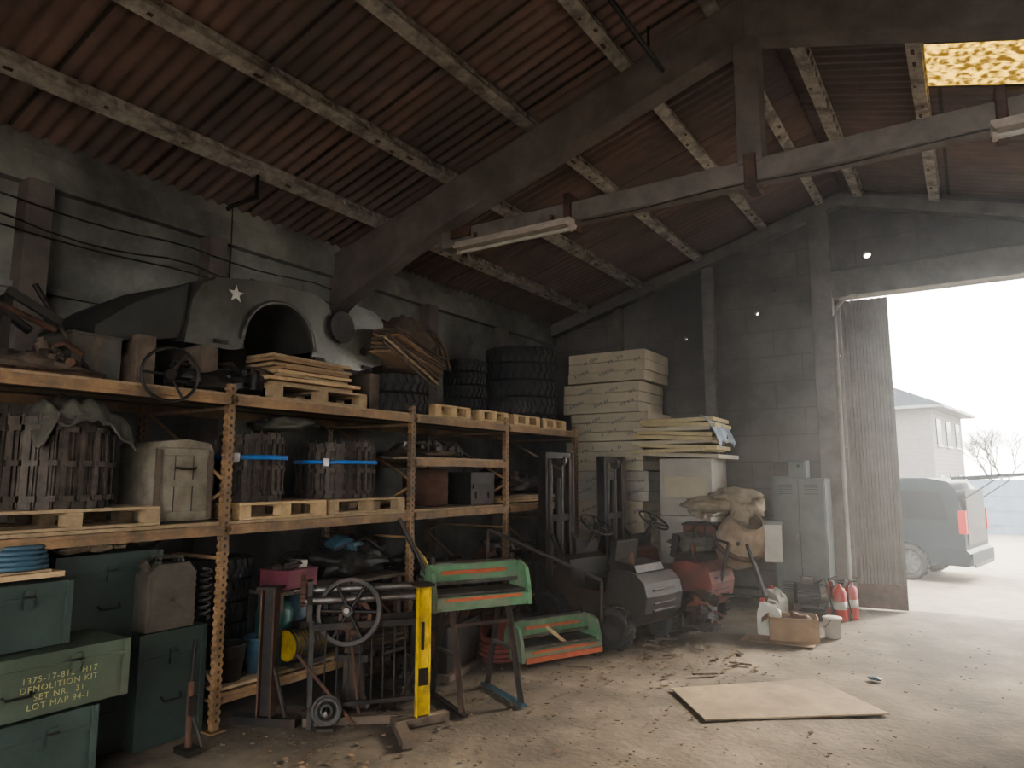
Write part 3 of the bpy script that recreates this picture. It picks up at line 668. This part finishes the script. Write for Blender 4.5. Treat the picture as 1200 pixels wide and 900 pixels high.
junk('scrap_metal_pile',(-4.25,4.75,0),.45,.6,.4,24,[m_blk,m_rust,m_steel,m_lead],32)

# ------------------------------------------------------------ forklifts
def forklift(loc,rz,mb,h=2.05,name='forklift'):
    b=B(name)
    b.prism([(-.55,.22),(.55,.2),(.70,.26),(.80,.38),(.83,.55),(.80,.68),(.70,.77),(.52,.80),(.35,.78),(.30,.56),(-.15,.56),(-.20,.85),(-.32,.9),(-.55,.5)],-.34,.34,mb)
    b.prism([(.32,.78),(.66,.77),(.62,.85),(.36,.88)],-.26,.26,m_blk)
    b.box((.1,0,.63),(.4,.42,.1),m_blk); b.box((.30,0,.95),(.08,.40,.28),m_blk,rot=R('Y',10))
    b.box((-.25,0,.98),(.06,.4,.16),m_lead)
    b.cyl((.55,-.2,.8),(.55,-.2,.98),.03,m_rust)
    for k in range(4): b.box((.815,0,.40+k*.07),(.03,.4,.02),m_blk)
    for x,r,w in ((-.42,.25,.18),(.48,.22,.15)):
        for s_ in (1,-1):
            M=T(x,s_*.42,r)@R('X',90)
            tire(b,M,r,w,r*.55,20)
            b.lathe([(0,-.03),(.04,-.05),(.06,-.02),(r*.5,-.01),(r*.6,-.05),(r*.6,.05),(r*.5,.03),(0,.03)],m_lead,M,20)
    b.cyl((-.28,0,.9),(-.08,0,1.22),.02,m_blk); steer(b,T(-.07,0,1.23)@R('Y',32),.20,m_blk,3,.013)
    for k in range(3): b.cyl((-.26,.12+.06*k,.95),(-.18,.12+.06*k,1.15+.02*k),.008,m_steel); b.blob((-.18,.12+.06*k,1.16+.02*k),(.03,.03,.03),m_blk,amp=0,n=8)
    for s_ in (1,-1):
        for k,(o,hh) in enumerate(((.0,h),(.06,h-.08))):
            y=s_*(.27-o)
            b.box((-.68,y,hh/2+.08),(.12,.012,hh-.16),m_blk); b.box((-.73,y-s_*.02,hh/2+.08),(.012,.05,hh-.16),m_lead); b.box((-.63,y-s_*.02,hh/2+.08),(.012,.05,hh-.16),m_lead)
        b.cyl((-.68,s_*.1,.2),(-.68,s_*.1,h-.15),.012,m_steel)
        b.box((-.80,s_*.2,.62),(.03,.12,.9),m_blk); b.box((-1.0,s_*.2,.13),(.5,.1,.035),m_blk)
        b.cyl((-.6,s_*.2,1.1),(-.2,s_*.25,.6),.025,m_lead)
    b.cyl((-.66,0,.15),(-.66,0,h*.85),.04,m_lead)
    for z in (h-.04,h*.62,.25): b.box((-.69,0,z),(.1,.56,.08),m_blk)
    for z in (.35,.75,1.05): b.box((-.79,0,z),(.03,.62,.06),m_blk)
    b.lathe([(.02,-.02),(.07,-.02),(.07,.02),(.02,.02)],m_steel,T(-.68,.1,h-.1)@R('X',90),18,True)
    b.done(loc,rz,bevel=.012)
forklift((-3.62,7.45,0),-12,m_lead,2.08)
forklift((-3.38,8.60,0),-6,m_redr,2.05)
b=B('steel_pipe'); b.cyl((-4.2,6.0,1.25),(-3.3,6.75,.72),.02,m_lead); b.cyl((-3.3,6.75,.72),(-3.32,6.80,.30),.02,m_lead); b.cyl((-4.2,6.0,1.25),(-4.25,5.95,.0),.02,m_blk); b.done()
b=B('grain_sack'); b.blob((0,0,.1),(.5,.5,.22),m_canvas,amp=.3,fr=3,seed=41,flat=.7,n=26); b.done((-2.95,8.60,.87))
junk('scrap_metal_pile',(-2.70,8.05,0),.4,.4,.6,22,[m_lead,m_rust,m_blk,m_redr],44)
b=B('red_cabinet'); b.box((0,0,.58),(.42,.4,1.16),m_redr); b.box((0,-.205,.62),(.36,.012,.95),m_rust); b.box((.1,-.215,.7),(.02,.02,.12),m_steel); b.box((0,0,1.17),(.45,.43,.025),m_lead)
for k in range(4): b.box((0,-.213,.92+.03*k),(.2,.006,.01),m_blk)
b.done((-3.02,9.2,0),8,bevel=.008)

# ------------------------------------------------------------ insulation stacks
b=B('insulation_board_stack')
z=0.10
b.box((-4.6,10.1,.05),(1.2,.9,.1),m_woodd)
hs=[.44,.42,.45,.43,.44,.42,.46,.46]
offs=[(0,0),(.03,0),(-.04,.02),(.06,-.03),(-.02,0),(.05,.02),(-.08,.03),(.04,-.02)]
for k,(h,(ox,oy)) in enumerate(zip(hs,offs)):
    ns_=3; t=h/ns_
    w=1.26
    for i in range(ns_):
        b.box((-4.6+ox+rnd(-.012,.012),10.1+oy,z+t*(i+.5)),(w,.98,t-.006),m_ins if k not in (3,) else m_insw)
    yF=10.1+oy-.49-.003
    for rr in range(2):
        zz=z+h*(.3+.42*rr)
        for q in range(3):
            x0=-4.6+ox-w/2+.12+q*.42+rr*.16
            for g in range(7):
                if rnd(0,1)<.15: continue
                if x0+g*.035>-4.6+ox+w/2-.04: break
                b.box((x0+g*.035,yF,zz+.012*g-.03),(.022,.004,.045),m_print,rot=R('Y',-20))
    z+=h+.006
b.done(bevel=.003)
b=B('insulation_wool_stack')
b.box((-3.35,9.85,.62),(.72,.7,1.24),m_insw); b.box((-3.33,9.85,1.64),(.74,.7,.78),m_insw); b.box((-3.33,9.49,1.64),(.6,.01,.3),m_ins)
z=2.05
for i in range(9):
    t=.06; 
    b.box((-3.45+rnd(-.07,.07),9.80+rnd(-.03,.03),z+t/2),(1.14+rnd(-.1,.08),.85,t-.006),m_insy if i%3 else m_ins,rot=R('Y',rnd(-1.5,3))@R('Z',rnd(-4,4)))
    z+=t
b.done(bevel=.006)
b=B('plastic_sheeting')
b.grid(lambda u,v:(-3.05+.26*u+.03*noise.noise(Vector((u*5,v*9,1))),9.34+.8*v,2.62-.05*u-.45*u*u*(.7+.5*noise.noise(Vector((0,v*7,3))))),12,24,m_plast); b.done(solid=.006)

# ------------------------------------------------------------ cement mixer with sacks
b=B('cement_mixer')
Md=T(.02,-.03,1.0)@R('Z',25)@R('X',40)
b.lathe([(0,-.32),(.16,-.32),(.24,-.22),(.29,-.06),(.30,.04),(.27,.16),(.20,.32),(.17,.36),(.185,.37),(.16,.34),(.19,.30),(.24,.15)],m_mixer,Md,28)
b.lathe([(.30,-.03),(.325,-.03),(.325,.04),(.30,.04)],m_rust,Md,36,True)
for s_ in (1,-1):
    b.cyl((-.1,s_*.36,1.0),(-.34,s_*.3,.02),.022,m_blk); b.cyl((.1,s_*.36,1.0),(.38,s_*.3,.02),.022,m_blk); b.cyl((-.25,s_*.33,.4),(.27,s_*.33,.4),.018,m_blk)
b.cyl((-.27,-.33,.4),(-.27,.33,.4),.018,m_blk); b.cyl((.29,-.33,.4),(.29,.33,.4),.018,m_blk); b.cyl((0,-.38,1.0),(0,.38,1.0),.025,m_blk)
b.box((.40,0,1.0),(.2,.3,.44),m_insw); b.box((.40,0,1.23),(.22,.32,.03),m_grey)
Mh=T(-.38,-.1,1.05)@R('X',90); b.torus(.17,.014,m_blk,Mh)
for i in range(4): b.cyl((0,0,0),(.17*math.cos(i*1.57),.17*math.sin(i*1.57),0),.01,m_blk,M=Mh)
b.cyl((-.38,-.1,1.05),(-.1,-.36,1.0),.015,m_blk)
b.done((-2.46,8.85,0),15)
b=B('cement_sacks')
b.blob((-.14,0,.08),(.75,.5,.20),m_sack,amp=.22,fr=2.5,seed=51,n=30); b.blob((.10,.02,.18),(.6,.45,.18),m_sack,amp=.25,fr=2.5,seed=52,n=30); b.blob((-.36,.05,.02),(.28,.4,.22),m_sack,amp=.3,fr=3,seed=53,n=26); b.blob((.34,.0,.05),(.24,.36,.22),m_sack,amp=.25,seed=54,n=24); b.blob((.20,-.16,.0),(.26,.2,.3),m_sack,amp=.3,seed=56,n=24)
b.done((-2.60,8.92,1.36))

# ------------------------------------------------------------ locker and bits
b=B('metal_locker')
b.box((0,0,.9),(.68,.45,1.72),m_grey)
for s_ in (-1,1):
    b.box((s_*.165,-.232,.92),(.32,.016,1.64),m_grey)
    for k in range(5): b.box((s_*.165,-.243,1.55+k*.03),(.18,.008,.01),m_blk); b.box((s_*.165,-.243,.25+k*.03),(.18,.008,.01),m_blk)
b.box((0,-.241,.92),(.008,.004,1.64),m_blk)
b.box((-.03,-.25,.95),(.02,.03,.12),m_steel)
for x in (-.3,.3):
    for y in (-.19,.19): b.box((x,y,.02),(.05,.05,.04),m_grey)
b.done((-2.00,10.45,0),0,bevel=.006)
b=B('junction_box'); b.box((0,0,.12),(.45,.3,.24),m_grey); b.box((-.1,-.155,.12),(.2,.01,.2),m_lead); b.box((.13,-.155,.12),(.15,.01,.2),m_grey); b.cyl((.13,-.16,.16),(.13,-.18,.16),.02,m_blk); b.done((-2.12,10.4,1.765),0,bevel=.006)
b=B('electric_motor')
b.cyl((-.16,0,.3),(.12,0,.3),.13,m_blk,n=22)
for i in range(16): b.box((0,0,0),(.26,.012,.30),m_blk,T(-.02,0,.3)@R('X',i*11.25))
b.box((0,0,.05),(.36,.3,.1),m_blk); b.cyl((.12,0,.3),(.2,0,.3),.1,m_steel,n=18); b.box((-.02,0,.47),(.14,.12,.1),m_lead); b.cyl((-.14,0,.1),(-.14,0,.2),.05,m_rust); b.tube([(.1,0,.44),(.2,.02,.5),(.26,0,.35),(.2,0,.12)],.015,m_blk)
b.done((-1.84,9.72,0),20,bevel=.003)
def extinguisher(loc,name='fire_extinguisher',s=1):
    b=B(name); b.lathe([(0,0),(.075,0),(.08,.01),(.08,.34),(.065,.39),(.03,.41),(.025,.45),(0,.45)],m_red); b.lathe([(.082,.14),(.083,.14),(.083,.24),(.082,.24)],m_white,None,24,True)
    b.box((.02,0,.46),(.12,.025,.02),m_blk); b.box((.03,0,.49),(.13,.02,.012),m_blk,rot=R('Y',-12)); b.tube([(0,-.03,.44),(-.05,-.09,.4),(-.06,-.1,.25),(-.03,-.095,.08)],.011,m_blk); b.cyl((-.03,-.095,.08),(-.03,-.1,.0),.018,m_blk,r2=.02)
    b.done(loc,rnd(-60,60))
extinguisher((-1.62,10.0,0)); extinguisher((-1.40,10.05,0)); extinguisher((-1.5,9.82,0))
b=B('open_cardboard_box')
b.box((0,0,.01),(.5,.34,.02),m_card)
for x,y,dx,dy in ((-.25,0,.01,.34),(.25,0,.01,.34),(0,-.17,.5,.01),(0,.17,.5,.01)): b.box((x,y,.12),(dx,dy,.24),m_card)
b.box((-.29,0,.21),(.1,.33,.008),m_card,rot=R('Y',-40)); b.box((0,-.21,.2),(.5,.1,.008),m_card,rot=R('X',40)); b.blob((.05,0,.17),(.35,.25,.2),m_rust,amp=.3,seed=3)
b.done((-1.78,8.45,.012),14)
b=B('cardboard_sheet'); b.box((0,0,.006),(.75,.35,.008),m_card); b.done((-1.9,8.28,.0),5)
b=B('paint_bucket'); b.lathe([(0,0),(.08,0),(.095,.2),(.102,.205),(.102,.22),(.09,.225),(0,.225)],m_insw); b.tube([(0,-.1,.2),(-.06,-.09,.12),(-.1,0,.1),(-.06,.09,.12),(0,.1,.2)],.004,m_blk); b.done((-1.43,8.78,0))
def jug(loc,rz,m,name='plastic_jug'):
    b=B(name); b.prism([(-.12,0),(.12,0),(.13,.02),(.13,.24),(.09,.31),(.0,.33),(-.04,.36),(-.09,.36),(-.11,.3),(-.13,.24),(-.13,.02)],-.085,.085,m); b.cyl((-.065,0,.355),(-.065,0,.395),.028,m_red); b.tube([(-.02,0,.335),(.0,0,.38),(.08,0,.36),(.11,0,.28)],.014,m); b.done(loc,rz,bevel=.02)
jug((-2.06,8.56,0),10,m_white); jug((-2.2,9.5,0),-30,m_white)

# ------------------------------------------------------------ floor sheet & debris
b=B('plywood_sheet')
P=[(-2.26,5.94),(-1.78,5.34),(-.65,6.23),(-1.29,6.9)]
cx=sum(p[0] for p in P)/4; cy=sum(p[1] for p in P)/4
vs=[(x-cx,y-cy,.003) for x,y in P]+[(x-cx,y-cy,.014) for x,y in P]
b.add(vs,[(0,1,2,3),(4,5,6,7),(0,1,5,4),(1,2,6,5),(2,3,7,6),(3,0,4,7)],m_ply); b.done((cx,cy,0))
b=B('floor_debris')
rs=random.Random(5)
def deb(n,cx,cy,sx,sy,smin,smax,ms):
    for i in range(n):
        x=rs.gauss(cx,sx);y=rs.gauss(cy,sy)
        if y>10.9 or x<-4.55: continue
        s_=rs.uniform(smin,smax)
        b.box((x,y,s_*.12),(s_,s_*rs.uniform(.3,1),s_*.25),rs.choice(ms),rot=R('Z',rs.uniform(0,180))@R('X',rs.uniform(-20,20)))
DM=[m_leaf,m_leaf,m_woodd,m_card,m_floor]
deb(260,-2.6,6.9,.45,.6,.008,.035,DM); deb(160,-3.2,5.5,.5,.7,.008,.03,DM); deb(240,-3.6,3.2,.5,.6,.008,.035,DM); deb(260,-1.8,6.5,1.4,2.0,.006,.028,DM); deb(160,-.8,5.5,1.2,1.5,.006,.022,DM); deb(160,-2.3,4.2,.8,.7,.006,.022,DM)
for i in range(16):
    x=rs.gauss(-2.5,.5);y=rs.gauss(7.1,.4); b.box((x,y,.012),(rs.uniform(.1,.25),rs.uniform(.015,.04),.015),m_woodd,rot=R('Z',rs.uniform(0,180)))
b.done()
b=B('blue_cloth_scrap'); b.blob((0,0,.012),(.12,.08,.025),m_blued,amp=.4,seed=9); b.done((-.85,7.2,0))

# ------------------------------------------------------------ outside
def van(loc,rz,sc):
    b=B('delivery_van'); SM=S(sc,sc,sc)
    w=lambda z:.95 if z<1.05 else .95-.13*(z-1.05)/.85
    prof=[(0.02,.32),(.06,.55),(.0,.62),(.0,1.05),(-.12,1.70),(-.25,1.86),(-.6,1.93),(-3.0,1.93),(-3.4,1.83),(-4.05,1.2),(-4.75,1.02),(-4.95,.75),(-4.95,.32)]
    prof+= [(-4.45+.0,.32)]+[(-4.05+.38*math.cos(math.radians(a)),.34+.38*math.sin(math.radians(a))) for a in range(180,-1,-20)]+[(-1.35,.32)]+[(-.98+.38*math.cos(math.radians(a)),.34+.38*math.sin(math.radians(a))) for a in range(180,-1,-20)]
    k=len(prof); vs=[(x,-w(z),z) for x,z in prof]+[(x,w(z),z) for x,z in prof]
    b.add(vs,[tuple(range(k)),tuple(range(k,2*k))],m_van,SM); b.add(vs,[(i,(i+1)%k,k+(i+1)%k,k+i) for i in range(k)],m_van,SM)
    def win(x0,x1,z0,z1,sl=0):
        for s_ in (-1,1):
            vs=[(x,s_*(w(z)+.012),z) for x,z in ((x0,z0),(x1,z0),(x1-sl,z1),(x0,z1))]; b.add(vs,[(0,1,2,3)],m_glass,SM)
    win(-1.55,-.25,1.15,1.68,.12); win(-2.9,-1.65,1.15,1.68); win(-3.75,-3.0,1.15,1.68,-.3) 
    for s_ in (-1,1):
        for x in (-4.05,-.98):
            M=SM@T(x,s_*.86,.34)@R('X',90); tire(b,M,.34,.22,.22,30)
            b.lathe([(0,-.09),(.06,-.09),(.08,-.06),(.2,-.05),(.22,-.1),(.22,.1),(.2,.06),(.08,.08),(0,.09)],m_grey,M,20)
            for i in range(10): b.box((.13,0,0),(.16,.03,.2),m_grey,M@R('Z',i*36))
        b.box((-.03,s_*.9,1.12),(.12,.12,.42),m_tail,SM); b.box((-2.5,s_*.955,.55),(3.0,.02,.05),m_blk,SM); b.box((-2.2,s_*.952,.95),(.2,.02,.03),m_blk,SM)
    b.box((.02,0,.45),(.14,1.85,.22),m_van,SM); b.box((.095,0,.33),(.02,1.6,.06),m_blk,SM)
    b.box((.004,0,1.2),(.03,1.5,1.0),m_blk,SM)  # black panel stands in for shade inside the open rear
    Mt=SM@T(-.2,0,1.9)@R('Y',-4)
    b.box((.62,0,.02),(1.2,1.66,.05),m_van,Mt); b.box((.5,0,-.01),(.5,1.4,.03),m_glass,Mt)
    for s_ in (-1,1): b.cyl((-.05,s_*.8,1.5),(.5,s_*.78,1.9),.012,m_blk,M=SM)
    b.done(loc,rz)
van((.0,15.2,-.04),-11,.93)
b=B('brick_house')
W2,D2,He=9.0,7.0,4.75
b.box((-W2/2,D2/2,He/2),(W2,D2,He),m_brickw)
o_=.55; zt=He+.0; rh=1.9
vs=[(-W2-o_,-o_,zt),(o_,-o_,zt),(o_,D2+o_,zt),(-W2-o_,D2+o_,zt),(-W2+D2/2,D2/2,zt+rh),(-D2/2,D2/2,zt+rh),(-W2-o_,-o_,zt-.12),(o_,-o_,zt-.12),(o_,D2+o_,zt-.12),(-W2-o_,D2+o_,zt-.12)]
b.add(vs,[(0,1,5,4),(1,2,5),(2,3,4,5),(3,0,4)],m_tile); b.add(vs,[(0,1,7,6),(1,2,8,7),(2,3,9,8),(3,0,6,9),(6,7,8,9)],m_grey)
for y in (1.2,3.4,5.6):
    for z in (1.3,3.7): b.box((.01,y,z),(.06,.9,1.1),m_glass); b.box((.02,y,z-.6),(.12,1.0,.07),m_white)
for x in (-3,-6): b.box((x,-.01,3.6),(1.1,.06,1.1),m_glass)
b.done((-1.25,34,-.05),-8)
b=B('garden_wall')
for i in range(9):
    b.box((i*2-3,0,.85),(1.9,.06,1.7),m_fence); b.box((i*2-4,0,.9),(.12,.14,1.85),m_fence)
    for z in (.3,.75,1.2): b.box((i*2-3,-.035,z),(1.9,.02,.03),m_fence)
b.done((1.5,27,-.04),0)
def tree(loc,h,seed,name='bare_tree'):
    rs=random.Random(seed); b=B(name)
    def br(p,d,l,r,k):
        q=p+d*l; b.cyl(p,q,r,m_bark,r2=r*.65,n=6)
        if k==0: return
        for i in range(3):
            nd=(d+Vector((rs.uniform(-.7,.7),rs.uniform(-.7,.7),rs.uniform(-.1,.5)))).normalized(); br(q,nd,l*rs.uniform(.6,.8),r*.6,k-1)
    br(Vector((0,0,0)),Vector((0,0,1)),h*.35,h*.02,6); b.done(loc)
tree((1.3,42,-.05),3.9,3); tree((.9,48,-.05),4.1,8)

# ------------------------------------------------------------ added haze volume
vm=bpy.data.materials.new('bloom_haze'); vm.use_nodes=True; nt=vm.node_tree
for n in list(nt.nodes):
    if n.type!='OUTPUT_MATERIAL': nt.nodes.remove(n)
vo=nt.nodes[0]; vs_=nt.nodes.new('ShaderNodeVolumeScatter'); vs_.inputs['Density'].default_value=.013; vs_.inputs['Anisotropy'].default_value=.70; vs_.inputs['Color'].default_value=(.95,.98,1,1)
nt.links.new(vs_.outputs[0],vo.inputs['Volume'])
b=B('haze_volume')  # scattering volume added for bloom and the washed-out glow near the door
b.prism([(WX+.01,.02),(RX-.01,.02),(RX-.01,roofz(RX)-.03),(RIDGE,roofz(RIDGE)-.03),(WX+.01,roofz(WX)-.03)],FY,BY-.01,vm)
b.done()

# ------------------------------------------------------------ lights, camera
w=bpy.data.worlds.new('World'); bpy.context.scene.world=w; w.use_nodes=True
bg=w.node_tree.nodes['Background']; bg.inputs[0].default_value=(1.0,.98,.95,1); bg.inputs[1].default_value=8.0
sl=bpy.data.lights.new('sun','SUN'); sl.energy=7.0; sl.angle=math.radians(14); sl.color=(1,.86,.66)
so=bpy.data.objects.new('sun',sl); C.objects.link(so)
so.rotation_euler=Vector((.42,1,.55)).to_track_quat('Z','Y').to_euler()
cam=bpy.data.cameras.new('camera'); cam.sensor_width=36; cam.lens=820/1200*36; cam.clip_start=.05; cam.clip_end=300
co=bpy.data.objects.new('camera',cam); co.location=(0,0,1.8); co.rotation_euler=(math.radians(90+7.43),0,math.radians(33.1)); C.objects.link(co)
bpy.context.scene.camera=co
try:
    bpy.context.scene.view_settings.look='AgX - Medium High Contrast'
    bpy.context.scene.view_settings.exposure=.45
except Exception as e: print(e)
